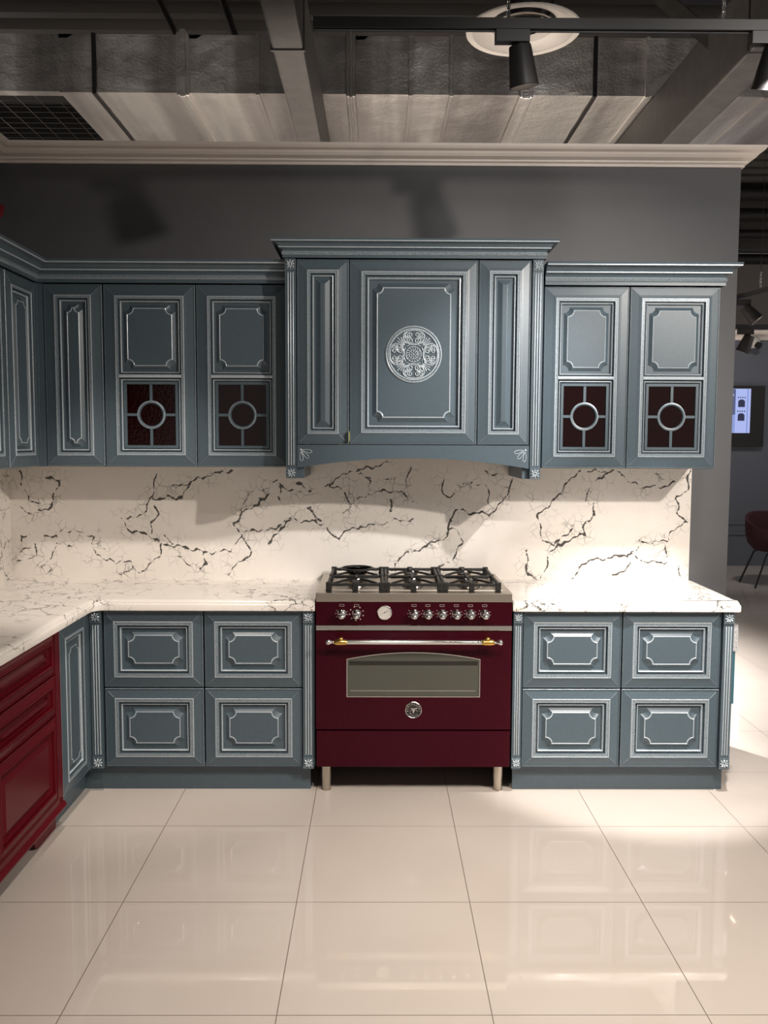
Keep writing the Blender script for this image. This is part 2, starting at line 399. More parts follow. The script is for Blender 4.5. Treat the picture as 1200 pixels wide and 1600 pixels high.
def sweep(mb, path, prof, sgn=1, z=0, cap=None):
    """sweep (outward, height) profile along a mitred floor-plan path; outward = right of travel * sgn"""
    P = [Vector((p[0], p[1], 0)) for p in path]; n = len(P); dirs = [(P[i+1]-P[i]).normalized() for i in range(n-1)]
    nr = [Vector((d.y, -d.x, 0))*sgn for d in dirs]; rows = []
    for i in range(n):
        if i == 0: o = nr[0]
        elif i == n-1: o = nr[-1]
        else: o = nr[i-1]+nr[i]; o = o/(o.length**2)*2
        rows.append([P[i] + o*q[0] + Vector((0,0,z+q[1])) for q in prof])
    for i in range(n-1):
        for k in range(len(prof)-1):
            mb.add([rows[i][k], rows[i+1][k], rows[i+1][k+1], rows[i][k+1]], [(0,1,2,3)], prof[k][2])
    for r in (rows[0], rows[-1]): mb.add(r, [list(range(len(r)))], prof[0][2])
def sc(prof, k, kz=None): return [(a*k, b*(kz or k), m) for a, b, m in prof]

# ================================================================== THE SETTING
XL = -2.115
b = MB(); b.box((-7, -9, -.05), (9, 12, 0), FLOOR); struct(b.build('floor'))
b = MB(); b.box((XL-.12, 0, 0), (1.70, .14, 3.08), RAL); struct(b.build('wall_back'))
b = MB(); b.box((XL-.12, -3.4, 0), (XL-.003, 0, 3.08), RAL); struct(b.build('wall_left'))
WCR = [(0,0,CREAM),(.012,0,CREAM),(.014,.012,CREAM),(.026,.018,CREAM),(.028,.026,CREAM),(.052,.036,CREAM),(.062,.048,CREAM),(.066,.056,CREAM),(.084,.064,CREAM),(.092,.074,CREAM),(.095,.086,CREAM),(0,.086,CREAM)]
b = MB(); sweep(b, [(XL,-3.4),(XL,0),(1.70,0),(1.70,.14)], WCR, 1, 3.07); struct(b.build('trim_1'))
# ceiling: corrugated steel deck
b = MB(); pts = []; y = -9.0; pitch = .3
while y < 12:
    pts += [(y,5.22),(y+.12,5.22),(y+.16,5.14),(y+.26,5.14)]; y += pitch
rows0 = [(-7,p,z) for p,z in pts]; rows1 = [(9,p,z) for p,z in pts]
for i in range(len(pts)-1): b.add([rows0[i],rows1[i],rows1[i+1],rows0[i+1]],[(0,1,2,3)],DECK)
b.box((-7,-9,5.24),(9,12,5.3),DECK)
struct(b.build('ceiling'))
# room beyond
b = MB(); b.box((3.0, 7.05, 0), (9, 7.2, 3.02), DARKWALL); b.box((3.0, 7.03, .42), (9, 7.05, .46), DARKWALL); b.box((3.0, 7.03, .56), (9, 7.05, .60), DARKWALL); struct(b.build('wall_far'))
b = MB(); sweep(b, [(3.0,7.05),(9,7.05)], [(0,0,CREAM),(.03,0,CREAM),(.05,.04,CREAM),(.09,.07,CREAM),(.1,.12,CREAM),(0,.12,CREAM)], 1, 3.0); struct(b.build('trim_2'))
b = MB(); b.box((-6.5, 11.8, 0), (9, 11.95, 5.1), MIDWALL); struct(b.build('wall_rear'))

# painted steel roof beams
def roof_beam(x0, x1, label, brace=None):
    t = thing('roof_beam', label, 'beam', ((x0+x1)/2, 3, 3.64))
    b = MB(); b.rbox((x0, -2.2, 3.64), (x1, 8.2, 4.02), BEAM, .012); b.build('box_beam', t)
    b = MB(); b.box((x0-.008, -.012, 3.632), (x1+.008, .008, 4.025), BEAM); b.build('weld_seam', t)
    return t
roof_beam(-.71, -.552, 'grey box beam running overhead left of centre, with a weld seam', None)
t = roof_beam(1.712, 1.90, 'grey box beam overhead at upper right, with a diagonal brace', None)
b = MB(); b.cyl((1.45, .9, 4.42), (1.78, .55, 3.9), .06, BEAM, n=4); b.build('brace', t)
b = MB(); b.cyl((2.15, .3, 4.45), (1.84, .2, 3.95), .06, BEAM, n=4); b.build('brace', t)
# insulated duct
t = thing('ventilation_duct', 'large rectangular foil wrapped ventilation duct running above the partition wall', 'duct', (0, 2.1, 4.04))
b = MB()
def duct_part(x0, x1, y1, nm):
    nx, ny, nz = max(2,int((x1-x0)/.09)), 9, 6; mb = MB()
    rnd = lambda: random.uniform(-.006,.006)
    g = {}
    def P(i, j):  # j runs up the front from bottom back edge
        x = x0+(x1-x0)*i/nx
        if j <= ny: return (x, y1-(y1-1.62)*j/ny, 4.04+(rnd() if 0<j<ny and 0<i<nx else 0))
        return (x, 1.62+(rnd() if j<ny+nz and 0<i<nx else 0), 4.04+.385*(j-ny)/nz)
    vs = [P(i,j) for i in range(nx+1) for j in range(ny+nz+1)]; q = ny+nz+1
    mb.add(vs, [(i*q+j,(i+1)*q+j,(i+1)*q+j+1,i*q+j+1) for i in range(nx) for j in range(q-1)], FOIL)
    mb.box((x0,1.70,4.08),(x1,y1,4.42),FOIL)
    mb.box((x0,1.62,4.40),(x1,y1,4.425),FOIL)
    return mb.build(nm, t, smooth=True)
duct_part(-2.36, -1.55, 2.75, 'duct_section'); duct_part(-1.47, -.39, 2.75, 'duct_section'); duct_part(-.33, .80, 2.75, 'duct_section'); duct_part(.89, 2.95, 2.75, 'duct_section')
b = MB(); b.box((-4.5,1.62,4.045),(-2.36,1.70,4.425),FOIL); b.box((-4.5,1.70,4.36),(-2.36,2.75,4.425),DARK); b.box((-4.5,2.72,4.045),(-2.36,2.76,4.36),DARK); b.build('open_duct_section', t)
for x0, x1 in ((-1.55,-1.47),(-.39,-.33),(.80,.89)):
    b = MB(); b.rbox((x0-.004,1.595,4.015),(x1+.004,2.76,4.44),FOIL,.012); b.rbox((x0+.02,1.585,4.005),(x1-.02,2.77,4.45),FOIL,.006); b.build('duct_joint', t)
for x in (-2.12, -1.0, -.62, .05, .33, 1.32, 1.68, 2.05, 2.5):
    b = MB(); b.rbox((x-.014,1.606,4.026),(x+.014,2.755,4.43), BLACK if x in (-2.12,1.32,2.05) else FOIL,.003); b.build('duct_strap', t)
b = MB()
for i in range(15): b.tube([(-4.4+i*.14,1.71,4.062),(-4.4+i*.14,2.72,4.062)], .0022, CHROME2, 5)
for i in range(9): b.tube([(-4.4,1.74+i*.11,4.066),(-2.37,1.74+i*.11,4.066)], .0018, BEAM, 5)
b.build('wire_grille', t)
for x, r, lb in ((-1.72,.022,'grey conduit pipe crossing above the duct at left'), (-1.27,.026,'black pipe crossing above the duct left of the beam'), (1.05,.022,'dark pipe crossing overhead right of the white ceiling dish')):
    b = MB(); b.cyl((x,-1.5,4.75),(x,4.5,4.75),r,BLACK if r > .023 else BEAM)
    for yy in (-.5,1.4,3.4): b.rbox((x-r-.006,yy,4.75-r-.006),(x+r+.006,yy+.03,4.75+r+.006),BEAM,.004); b.cyl((x,yy+.015,4.75+r),(x,yy+.015,5.2),.006,BLACK,n=8)
    tag(b.build('ceiling_pipe', smooth=True), lb, 'pipe')
# hanging white dish diffuser
t = thing('ceiling_diffuser', 'round white dish shaped air diffuser hanging behind the black track', 'diffuser', (.56,-.03,3.72))
b = MB(); b.lathe([(.285,0),(.290,.006),(.285,.012),(.262,.010),(.258,.014),(.20,.045),(.165,.05),(.165,.044),(.198,.038),(.25,.008),(.256,.002)], DISHW, (.56,-.03,3.72), (0,0,1), 48, False); b.lathe([(.256,.002),(.285,0)], DISHW, (.56,-.03,3.72), (0,0,1), 48, False); b.build('outer_cone', t, smooth=True)
b = MB(); b.lathe([(.155,.018),(.16,.024),(.10,.055),(.096,.05),(.15,.014)], DISHW, (.56,-.03,3.72), (0,0,1), 40, False); b.build('inner_cone', t, smooth=True)
b = MB(); b.lathe([(.088,.02),(.088,.3)], BLACK, (.56,-.03,3.72), (0,0,1), 32, False); b.lathe([(.03,.012),(.07,.019)], BEAM, (.56,-.03,3.72), (0,0,1), 24); b.build('neck', t, smooth=True)
b = MB(); b.cyl((.56,-.03,4.0),(.56,-.03,5.2),.08,FOIL,n=20); b.build('flexible_duct', t, smooth=True)

# ------------------------------------------------------------------ track and spot lamps
def track(p0, p1, label, z_hang=()):
    t = thing('lighting_track', label, 'track', ((p0[0]+p1[0])/2,(p0[1]+p1[1])/2,p0[2]))
    a, c = Vector(p0), Vector(p1); d = (c-a).normalized(); s = d.cross(Vector((0,0,1))).normalized()*.017
    b = MB(); up = Vector((0,0,.036))
    b.add([a-s,a+s,a+s+up,a-s+up,c-s,c+s,c+s+up,c-s+up],[(0,1,2,3),(4,5,6,7),(0,1,5,4),(1,2,6,5),(2,3,7,6),(3,0,4,7)],BLACK)
    up2 = Vector((0,0,-.003)); b.add([a-s*.3,a+s*.3,c+s*.3,c-s*.3]+[a-s*.3+up2,a+s*.3+up2,c+s*.3+up2,c-s*.3+up2],[(0,1,2,3),(4,5,6,7),(0,1,5,4),(2,3,7,6)],CHROME2)
    b.build('rail', t)
    for k in z_hang:
        p = a+(c-a)*k+up; b = MB(); b.tube([p, (p.x,p.y,5.18)], .0028, BLACK, 6)
        for i in range(5): b.tube([(p.x+.006*math.cos(q),p.y,p.z+.02+i*.028+.016*math.sin(q)) for q in [j*PI/4 for j in range(8)]], .0018, CHROME2, 5, closed=True)
        b.build('suspension_cable', t)
    return t
def spotlamp(p, aim, label, rot=0, s=1.0, group=None):
    """p: underside of track where the adapter hangs"""
    t = thing('track_spotlight', label, 'spotlight', p, group); p = Vector(p)
    b = MB(); b.rbox((p.x-.07*s,p.y-.017*s,p.z-.042*s),(p.x+.045*s,p.y+.017*s,p.z),BLACK,.003); b.build('adapter', t)
    b = MB(); b.cyl(p+Vector((.015*s,0,-.04*s)),p+Vector((.015*s,0,-.065*s)),.010*s,BLACK); b.build('stem', t, smooth=True)
    h = p+Vector((.015*s,0,-.062*s)); d = (Vector(aim)-h).normalized()
    b = MB(); b.lathe([(.0005,-.004*s),(.035*s,-.003*s),(.037*s,0),(.049*s,.120*s),(.051*s,.126*s),(.047*s,.126*s),(.042*s,.10*s)], [BLACK]*6, h-d*.01*s, d, 32, False); b.build('lamp_head', t, smooth=True)
    b = MB(); b.lathe([(.043*s,.098*s),(.001,.098*s)], LAMPGLOW, h-d*.01*s, d, 24); b.build('lens', t)
    return t
track((-.40,-1.4,3.115), (2.6,-1.4,3.115), 'long black lighting track running across above the kitchen', (.23,.485,.75))
spotlamp((.318,-1.4,3.115), (.44,-1.28,2.4), 'black spotlight on the long track, in front of the white dish', s=1.06)
spotlamp((1.225,-1.4,3.115), (1.19,-.9,1.9), 'black spotlight on the long track, at the right edge of the view', s=1.06)
track((2.98,3.2,2.915), (4.0,2.2,3.12), 'black lighting track slanting beyond the right wall end', (.15,))
track((3.0,3.5,2.70), (5.0,3.5,2.70), 'black level lighting track in the far aisle, lower of two', (.5,))
spotlamp((3.03,3.14,2.905), (3.35,3.0,2.45), 'black spotlight at the end of the slanting far track', s=1.25)
spotlamp((3.22,3.5,2.70), (3.05,3.6,2.1), 'black spotlight under the level far track, above the security camera', s=1.25)
b = MB()
for k,(z,r) in enumerate(((4.95,.05),(4.72,.08),(4.45,.05),(4.25,.035))): pass
for z, r, lb in ((4.98,.10,'dark roof pipe beyond the wall end, topmost of the row'),(4.70,.09,'dark roof pipe beyond the wall end, second from the top'),(4.45,.06,'dark roof pipe beyond the wall end, third from the top'),(4.12,.07,'dark roof pipe beyond the wall end, lowest of the row')):
    b = MB(); b.cyl((2.6,7.4,z),(8.5,7.4,z),r,BLACK); 
    for x in (3.5,5.5,7.5): b.cyl((x,7.4,z+r*.9),(x,7.4,5.2),.01,BLACK,n=8)
    tag(b.build('roof_pipe', smooth=True), lb, 'pipe')

# ================================================================== SPLASHBACK (traced veins)
FV = ["180,72 232,76 212,120 205,150 185,190 150,195;6","80,40 85,75 90,100;4","85,180 95,200 120,203;3","585,55 580,80 582,105 570,145 550,175 545,200 520,212 455,228;4",
"875,40 820,48 765,65 715,88 690,125 660,148 620,140 575,150;5","715,88 670,95 640,108;2","585,175 590,200 570,240 560,275;3","455,228 470,260 520,275 570,290 610,318 690,328 750,345 800,350 860,338 905,285;4",
"610,290 650,312;3","905,285 880,240 905,190 950,185 975,150 1010,128;5","905,190 915,145 945,120 985,110 1045,75;3","1045,75 1060,105 1120,120 1140,125;3","1050,100 1045,140 1055,160;3",
"905,285 950,262 1000,265 1040,250 1090,215;3","1090,225 1050,260 1020,295 1000,320;5","75,290 110,282;5","78,292 82,308;4","170,285 215,295;6","215,275 255,268 300,275 350,290 350,320 400,335;2",
"65,350 85,335 130,330 140,360 100,380 65,380;2.5","130,320 140,345 135,370;4","210,320 205,350 195,370 150,400 170,430 195,425;2.5","250,325 265,330;6","350,320 350,360 400,375 430,395 460,378 485,385 495,415 520,425 550,400 590,375 605,330 610,318;2.6",
"440,430 495,415;2","765,350 770,385 750,410 700,390 660,365;3","945,345 900,385 850,430;4","905,290 925,320 950,345;2","1165,180 1180,210 1200,225;5","1100,225 1160,232;4","100,110 105,150 150,165;2"]
GV = ["30,70 70,90;4","0,172 50,180 80,182 110,190 120,210 150,232 165,210 210,195 270,188 310,175 370,175;3.6","60,140 80,175;4","110,75 150,50 190,30 215,28 250,20 290,5;4","120,75 165,90 185,130 230,100 280,90 320,90 350,105 380,130;3",
"300,110 305,150;4","190,130 160,150;2","355,20 350,50 340,80;3","455,50 455,100 470,110 500,75 540,65 575,70 590,100 590,130;2.4","575,30 585,45 610,40;4","655,55 655,80 630,120 590,155 550,155 500,145 475,170 475,200 465,225 420,245 380,262 340,280 310,300 320,328;4.4",
"475,200 500,205 512,235 500,265 480,300 450,310 420,330;2.6","860,25 830,50 800,90 765,130 735,160 735,190 750,230 780,250 800,235 820,210 835,195;4","895,120 900,150 875,180 870,215 820,235 770,270;4.6","940,30 900,60 875,100 870,120;3",
"880,30 970,30 1000,60 1050,75 1100,75 1130,60;3.4","1070,30 1100,60;3","1175,20 1170,80 1140,110 1145,150 1175,180 1130,200 1110,235 1060,240 1035,235 1035,260 1005,270;3","835,350 860,310 900,290 950,285 1000,275 1010,300 990,320 955,345;4.6",
"1000,270 1050,295 1110,300 1120,285 1110,250;3.4","1150,310 1165,340;3","705,260 700,300 705,335 740,350 760,320 765,280;4","200,40 260,60 300,55 330,40;1.6","230,100 240,60 200,30;1.6","720,130 700,100;1.2"]
def vein_lines():
    """traced veins as metre coordinates (x, z) on the slab"""
    out = []
    k = 4.63/1370
    for src, s, ox, oy in ((FV, 2.4, 0, 720), (GV, 1.875, 450, 720)):
        for t in src:
            pts, w = t.split(';'); P = [tuple(map(float, q.split(','))) for q in pts.split()]
            P = [(-.167+(ox+x/s-590)*k, 1.665-(oy+y/s-689)*k) for x, y in P]
            out.append((P, float(w)*.00085))
    return out
def splashback():
    VL = vein_lines(); segs = []
    for P, w in VL:
        for a, b_ in zip(P, P[1:]): segs.append((a, b_, w))
    x0, x1, z0, z1 = XL, 1.492, .927, 1.60; st = .0045
    nx, nz = int((x1-x0)/st), int((z1-z0)/st)
    import numpy as np
    X, Z = np.meshgrid(np.linspace(x0, x1, nx+1), np.linspace(z0, z1, nz+1))
    # wander of the slab so that the traced lines are not straight
    Xw = X + .006*np.sin(Z*61+X*17)+.004*np.sin(Z*23-X*71+1); Zw = Z + .006*np.sin(X*57-Z*13)+.004*np.sin(X*131+Z*47)
    D = np.full(X.shape, 9.0); Wd = np.full(X.shape, .001)
    for (ax, az), (bx, bz), w in segs:
        dx, dz = bx-ax, bz-az; t = np.clip(((Xw-ax)*dx+(Zw-az)*dz)/(dx*dx+dz*dz+1e-9), 0, 1)
        d = np.hypot(Xw-ax-t*dx, Zw-az-t*dz); k = d < D; D[k] = d[k]; Wd[k] = w
    nvx = nx+1
    verts = np.zeros((X.size, 3)); verts[:, 0] = X.ravel(); verts[:, 2] = Z.ravel()
    idx = np.arange(X.size).reshape(X.shape)
    faces = np.stack([idx[:-1,:-1].ravel(), idx[:-1,1:].ravel(), idx[1:,1:].ravel(), idx[1:,:-1].ravel()], 1)
    n0 = len(verts)
    c = [(x0,0,z0),(x1,0,z0),(x1,0,z1),(x0,0,z1),(x0,.012,z0),(x1,.012,z0),(x1,.012,z1),(x0,.012,z1)]
    verts = np.vstack([verts, c]); verts[:, 1] -= .0125; verts[:, 0] -= 0; verts[:, 2] -= z0
    fl = faces.tolist() + [[n0+a for a in q] for q in ((7,6,5,4),(1,5,6,2),(4,0,3,7),(2,6,7,3),(0,4,5,1))]
    me = bpy.data.meshes.new('splashback'); me.from_pydata(verts.tolist(), [], fl); me.materials.append(MARBLE_T)
    for nm, arr in (('vein_distance', D), ('vein_width', Wd)):
        a = me.attributes.new(nm, 'FLOAT', 'POINT'); a.data.foreach_set('value', np.concatenate([arr.ravel(), np.full(8, .001 if nm == 'vein_width' else 1.0)]).astype('f'))
    o = bpy.data.objects.new('splashback', me); COL.objects.link(o); o.location = (0, 0, z0)
    tag(o, 'white stone splashback with dark veins on the back wall, behind the cooker', 'splashback')
splashback()
b = MB(); b.box((XL, -3.2, .927), (XL+.0125, -.0125, 1.60), MARBLE); tag(b.build('side_splashback'), 'white veined stone splashback on the left wall, in the corner', 'splashback')

# ================================================================== WORKTOPS
def offset_poly(P, d):
    n = len(P); out = []
    for i in range(n):
        a, p, c = Vector(P[i-1]), Vector(P[i]), Vector(P[(i+1)%n])
        e1 = (p-a).normalized(); e2 = (c-p).normalized(); n1 = Vector((-e1.y, e1.x)); n2 = Vector((-e2.y, e2.x))
        m = n1+n2; m = m/(m.length**2)*2; q = p+m*d; out.append((q.x, q.y))
    return out
EDGE = [(.004,.875),(0,.878),(0,.903),(.003,.908),(.007,.910),(.0075,.914),(.012,.921),(.020,.926),(.030,.927)]
def worktop(P, name, label):
    mb = MB(); n = len(P); keep = lambda p, q: (p[0] if (p[0] < XL+.01 or abs(p[0]+.456) < .001 or abs(p[0]-.462) < .001) else q[0], p[1] if p[1] > -.05 else q[1])
    rs = [[(*keep(p, q), z) for p, q in zip(P, offset_poly(P, o))] for o, z in EDGE]
    mb.rings(rs, MARBLE); 
    for ring, rev in ((rs[0], True), (rs[-1], False)):
        bm = bmesh.new(); vs = [bm.verts.new(p) for p in ring]; f = bm.faces.new(vs); bmesh.ops.triangulate(bm, faces=[f]); bm.verts.index_update()
        mb.add([tuple(v.co) for v in bm.verts], [[v.index for v in ff.verts] for ff in bm.faces], MARBLE); bm.free()
    return tag(mb.build(name, smooth=True), label, 'worktop')
inner = [(-1.475+.05-.05*math.cos(a), -.63-.05+.05*math.sin(a)) for a in [PI/2*i/8 for i in range(9)]]
worktop([(XL+.001,-3.2),(-1.475,-3.2)] + inner + [(-.456,-.63),(-.456,-.0125),(XL+.001,-.0125)], 'corner_worktop', 'white veined stone worktop wrapping the left corner beside the cooker')
cr = [(1.524-.012+.012*math.cos(a), -.63+.012-.012*math.sin(a)) for a in [PI/2*(1-i/4) for i in range(5)]]
worktop([(.462,-.63)] + cr + [(1.524,-.013),(.462,-.013)], 'worktop', 'brightly lit white stone worktop on the right base cabinet')

# ================================================================== BASE CABINETS
def base_unit(x0, x1, px, dx, label, toe):
    """px: pilaster starts, dx: drawer column starts/ends"""
    t = thing('drawer_cabinet', label, 'cabinet', ((x0+x1)/2, -.3, 0))
    carcass(t, (x0, -.58, .125), (x1, -.01, .872), 'front')
    b = MB(); b.box((toe[0], -.552, 0), (toe[1], -.534, .124), GREY); b.box((toe[1]-.018 if x0 > 0 else toe[0], -.534, 0), (toe[1] if x0 > 0 else toe[0]+.018, -.03, .124), GREY); b.build('plinth', t)
    for p, w in px: pilaster(front(p, -.60, .122), w, .749, t)
    for (a, c) in dx:
        for (z0, z1) in ((.126, .503), (.508, .868)):
            add_door(front(a, -.58, z0), c-a, z1-z0, t, 'drawer_front', fr=.048, bw=.017, k=1.05, scoop=.030)
    return t
base_unit(-1.505, -.460, [(-1.502,.052),(-.513,.050)], [(-1.443,-.979),(-.974,-.518)], 'blue grey drawer cabinet with silver trim, left of the burgundy cooker', (-1.56,-.483))
t = base_unit(.468, 1.500, [(.468,.043),(1.450,.048)], [(.516,.978),(.983,1.444)], 'blue grey drawer cabinet with silver trim, right of the burgundy cooker', (.482,1.488))
# corner cabinet of the left run
t = thing('corner_cabinet', 'narrow blue grey corner base cabinet between the red cabinet and the drawers', 'cabinet', (-1.8,-.6,0))
carcass(t, (XL+.01,-.99,.125), (-1.525,-.02,.872), 'right')
b = MB(); b.box((-1.524,-.64,.125),(-1.506,-.585,.868),GREY); b.build('filler_strip', t)
b = MB(); b.box((-1.575,-.972,0),(-1.560,-.536,.124),GREY); b.build('plinth', t)
add_door(side(-1.525,-.986,.126), .345, .742, t, 'door', fr=.055, bw=.012, k=1.0, scoop=.022)
# red cabinet
t = thing('red_cabinet', 'glossy dark red base cabinet under the left worktop', 'cabinet', (-1.8,-1.6,0))
carcass(t, (XL+.01,-2.32,.115), (-1.525,-.993,.872), 'right', RED)
b = MB(side(-1.525,-2.32,0)); b.prism([(0,.10),(1.325,.10),(1.325,.872),(1.27,.872),(1.27,.155),(.055,.155),(.055,.872),(0,.872)], 0, .022, RED); b.build('face_frame', t)
for (y0, w, rows) in ((-2.262, .60, ((.158,.515),(.522,.688),(.695,.868))), (-1.655, .60, ((.158,.515),(.522,.688),(.695,.868)))):
    for z0, z1 in rows:
        add_door(side(-1.52,y0,z0), w, z1-z0, t, 'drawer_front' if z0 > .5 else 'door', fr=.038, bw=.006, kind='ridge', paint=RED, sil=RED, band=RED, k=1.0)
b = MB(); sweep(b, [(-1.503,-2.32),(-1.503,-.993)], [(0,0,RED),(.008,0,RED),(.014,.008,RED),(.014,.014,RED),(.006,.026,RED),(0,.03,RED)], 1, .100); b.build('base_moulding', t)
def bracket(u0, u1, flip):
    w = abs(u1-u0); P = [(0,0),(w*.55,0),(w*.62,.012),(w*.66,.035),(w*.80,.058),(w*.88,.064),(w,.085),(w,.102),(0,.102)]
    if flip: P = [(u1-p[0], p[1]) for p in P][::-1]
    else: P = [(u0+p[0], p[1]) for p in P]
    return P
b = MB(side(-1.56,-2.32,0)); b.prism(bracket(0,.34,False),-.02,.014,RED); b.build('bracket_foot', t)
b = MB(side(-1.56,-2.32,0)); b.prism(bracket(.99,1.345,True),-.02,.014,RED); b.build('bracket_foot', t)
b = MB(side(-1.53,-2.32,0)); b.prism([(0,.085),(1.325,.085),(1.325,.10),(0,.10)],-.05,.02,RED); b.build('bottom_rail', t)
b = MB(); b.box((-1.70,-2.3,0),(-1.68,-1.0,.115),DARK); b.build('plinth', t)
r = MB(side(-1.503,-1.03,.14)); 
for k in range(6): r.ball((.012,.0+.0,.002),.004,RED,(1,1,.5),8,5) if k==0 else r.ball((.012+.008*math.cos(k*1.256),.008*math.sin(k*1.256),.002),.0045,RED,(1,1,.5),8,5)
r.build('rosette', t, smooth=True)
# red hood canopy over the left run (only its cornice corner reaches the view)
t = thing('red_hood', 'dark red cornice corner of a hood at the left edge', 'hood', (-1.85,-1.9,1.7))
b = MB(); b.box((XL+.005,-2.4,1.7),(-1.66,-1.30,2.44),RED); b.build('canopy', t)
b = MB(); sweep(b, [(XL+.005,-1.30),(-1.66,-1.30),(-1.66,-2.4)], [(0,0,RED),(.02,0,RED),(.03,.03,RED),(.07,.06,RED),(.08,.10,RED),(0,.10,RED)], -1, 2.44); b.build('cornice', t)
# samples on the right cabinet's end panel
t = thing('sample_board', 'grey sample plaque with a teal card hung on the right cabinet end', 'sample', (1.513,-.52,.33))
b = MB(); b.rbox((1.501,-.60,.683),(1.524,-.44,.812),SAMPLE,.003); b.build('grey_plaque', t)
b = MB(); b.rbox((1.501,-.595,.432),(1.515,-.44,.682),TEAL,.002); b.build('teal_card', t)
b = MB(); b.rbox((1.501,-.59,.33),(1.509,-.44,.431),WHITEM,.002); b.build('card_pocket', t)

# ================================================================== WALL CABINETS
ZB, ZT = 1.532, 2.408
t = thing('wall_cabinet', 'blue grey corner wall cabinet with one narrow panelled door', 'cabinet', (-1.63,-.17,ZB))
carcass(t, (-1.80,-.33,ZB), (-1.492,-.014,ZT), 'front')
add_door(front(-1.775,-.33,ZB+.002), .281, ZT-ZB-.004, t, fr=.052, bw=.014, scoop=.022)
b = MB(); b.box((-1.80,-.352,ZB),(-1.777,-.3305,ZT),GREY); b.box((-1.826,-.3735,ZB),(-1.80,-.3305,ZT),GREY); b.build('filler_strip', t)
def glass_unit(xs, label):
    t = thing('glazed_wall_cabinet', label, 'cabinet', ((xs[0]+xs[-1])/2,-.17,ZB), None)
    carcass(t, (xs[0],-.33,ZB), (xs[-1],-.014,ZT), 'front', GREY, RUBYBACK)
    for a, c in zip(xs, xs[1:]):
        add_door(front(a+.0015,-.33,ZB+.002), c-a-.003, ZT-ZB-.004, t, fr=.055, bw=.014, cells={'split':.435}, k=.95, scoop=.030)
    return t
glass_unit([-1.490,-1.046,-.606], 'unlit wall cabinet left of the hood, two doors with ruby glass panes')
glass_unit([.632,1.046,1.483], 'brightly lit wall cabinet right of the hood, two doors with ruby glass')
# left run wall cabinets
for (y0, lb) in ((-.715,'side wall cabinet on the left wall, nearest the corner'), (-1.06,'side wall cabinet at the left edge, further from the corner')):
    t = thing('side_wall_cabinet', 'blue grey '+lb, 'cabinet', (-1.96,y0+.17,ZB))
    carcass(t, (XL+.005,y0,ZB), (-1.822,y0+.341,ZT), 'right')
    add_door(side(-1.822,y0+.002,ZB+.002), .338, ZT-ZB-.004, t, fr=.055, bw=.012, scoop=.022)
# cornices
b = MB(); sweep(b, [(-1.80,-1.06),(-1.80,-.355),(-.607,-.355)], CROWN, 1, ZT+.002)
b.box((XL+.005,-1.06,ZT+.09),(-1.80,-.355,ZT+.102),GREY); b.box((XL+.005,-.355,ZT+.09),(-.607,-.014,ZT+.102),GREY)
tag(b.build('cornice'), 'stepped blue grey cornice with silver lines on the left wall cabinets', 'cornice')
b = MB(); sweep(b, [(.632,-.355),(1.487,-.355),(1.487,-.014)], CROWN, 1, ZT+.002); b.box((.632,-.355,ZT+.09),(1.487,-.014,ZT+.102),GREY)
tag(b.build('cornice'), 'stepped blue grey cornice with silver lines on the right wall cabinet', 'cornice')

# ================================================================== HOOD
t = thing('cooker_hood', 'tall blue grey mantel hood with a round silver medallion above the cooker', 'hood', (0,-.22,1.48))
b = MB(); b.box((-.604,-.43,1.645),(.608,-.014,2.512),GREY); b.box((-.604,-.43,1.483),(-.520,-.014,1.645),GREY); b.box((.524,-.43,1.483),(.608,-.014,1.645),GREY); b.build('body', t, merge=False)
b = MB(); b.box((-.36,-.36,1.638),(.36,-.06,1.646),CHROME2)
for k in range(2):
    for j in range(14): b.box((-.34+k*.35+j*.0235,-.34,1.634),(-.33+k*.35+j*.0235,-.08,1.639),BLACK)
b.build('filter_panel', t)
for p in (-.604, .558): pilaster(front(p,-.44,1.483), .050, 1.027, t, block=.052)
add_door(front(-.551,-.43,1.645), .246, .863, t, 'side_panel', fr=.050, bw=.014, kind='ridge', k=1.0)
add_door(front(.305,-.43,1.645), .246, .863, t, 'side_panel', fr=.050, bw=.014, kind='ridge', k=1.0)
cd = add_door(front(-.302,-.43,1.645), .604, .863, t, 'centre_panel', fr=.055, bw=.016, k=1.25, scoop=.028)
# valance with arched underside
n = 28; P = [(-.551+1.104*i/n, .048*(1-((i/n-.5)*2)**2)) for i in range(n+1)]
b = MB(front(0,-.43,1.532)); b.prism(P + [(.553,.110),(-.551,.110)], 0, .02, GREY); v = b.build('arched_valance', t)
def petal(mb, cx, cy, a, ln, wd, w):
    pts = []
    for i in range(14):
        s = 2*PI*i/14; u = ln/2*(1-math.cos(s)); q = wd/2*math.sin(s)*(.35+.9*u/ln)
        pts.append((cx+u*math.cos(a)-q*math.sin(a), cy+u*math.sin(a)+q*math.cos(a), w))
    mb.tube(pts, .0016, SILV, 5, closed=True)
for sx, cx in ((1,-.534),(-1,.536)):
    b = MB(front(0,-.43,1.532)); b.ball((cx,.088,.021),.0055,SILV,(1,1,.5),8,6)
    for a, ln in ((-12,.046),(-48,.046),(-84,.046)):
        an = math.radians(a) if sx > 0 else PI-math.radians(a); petal(b, cx+.008*math.cos(an), .088+.008*math.sin(an), an, ln, .017, .0205)
    b.build('leaf_motif', v, smooth=True)
b = MB(); sweep(b, [(-.604,-.014),(-.604,-.455),(.608,-.455),(.608,-.014)], sc(CROWN,.85,.80), 1, 2.512); b.box((-.604,-.455,2.58),(.608,-.014,2.591),GREY); b.build('cornice', t)
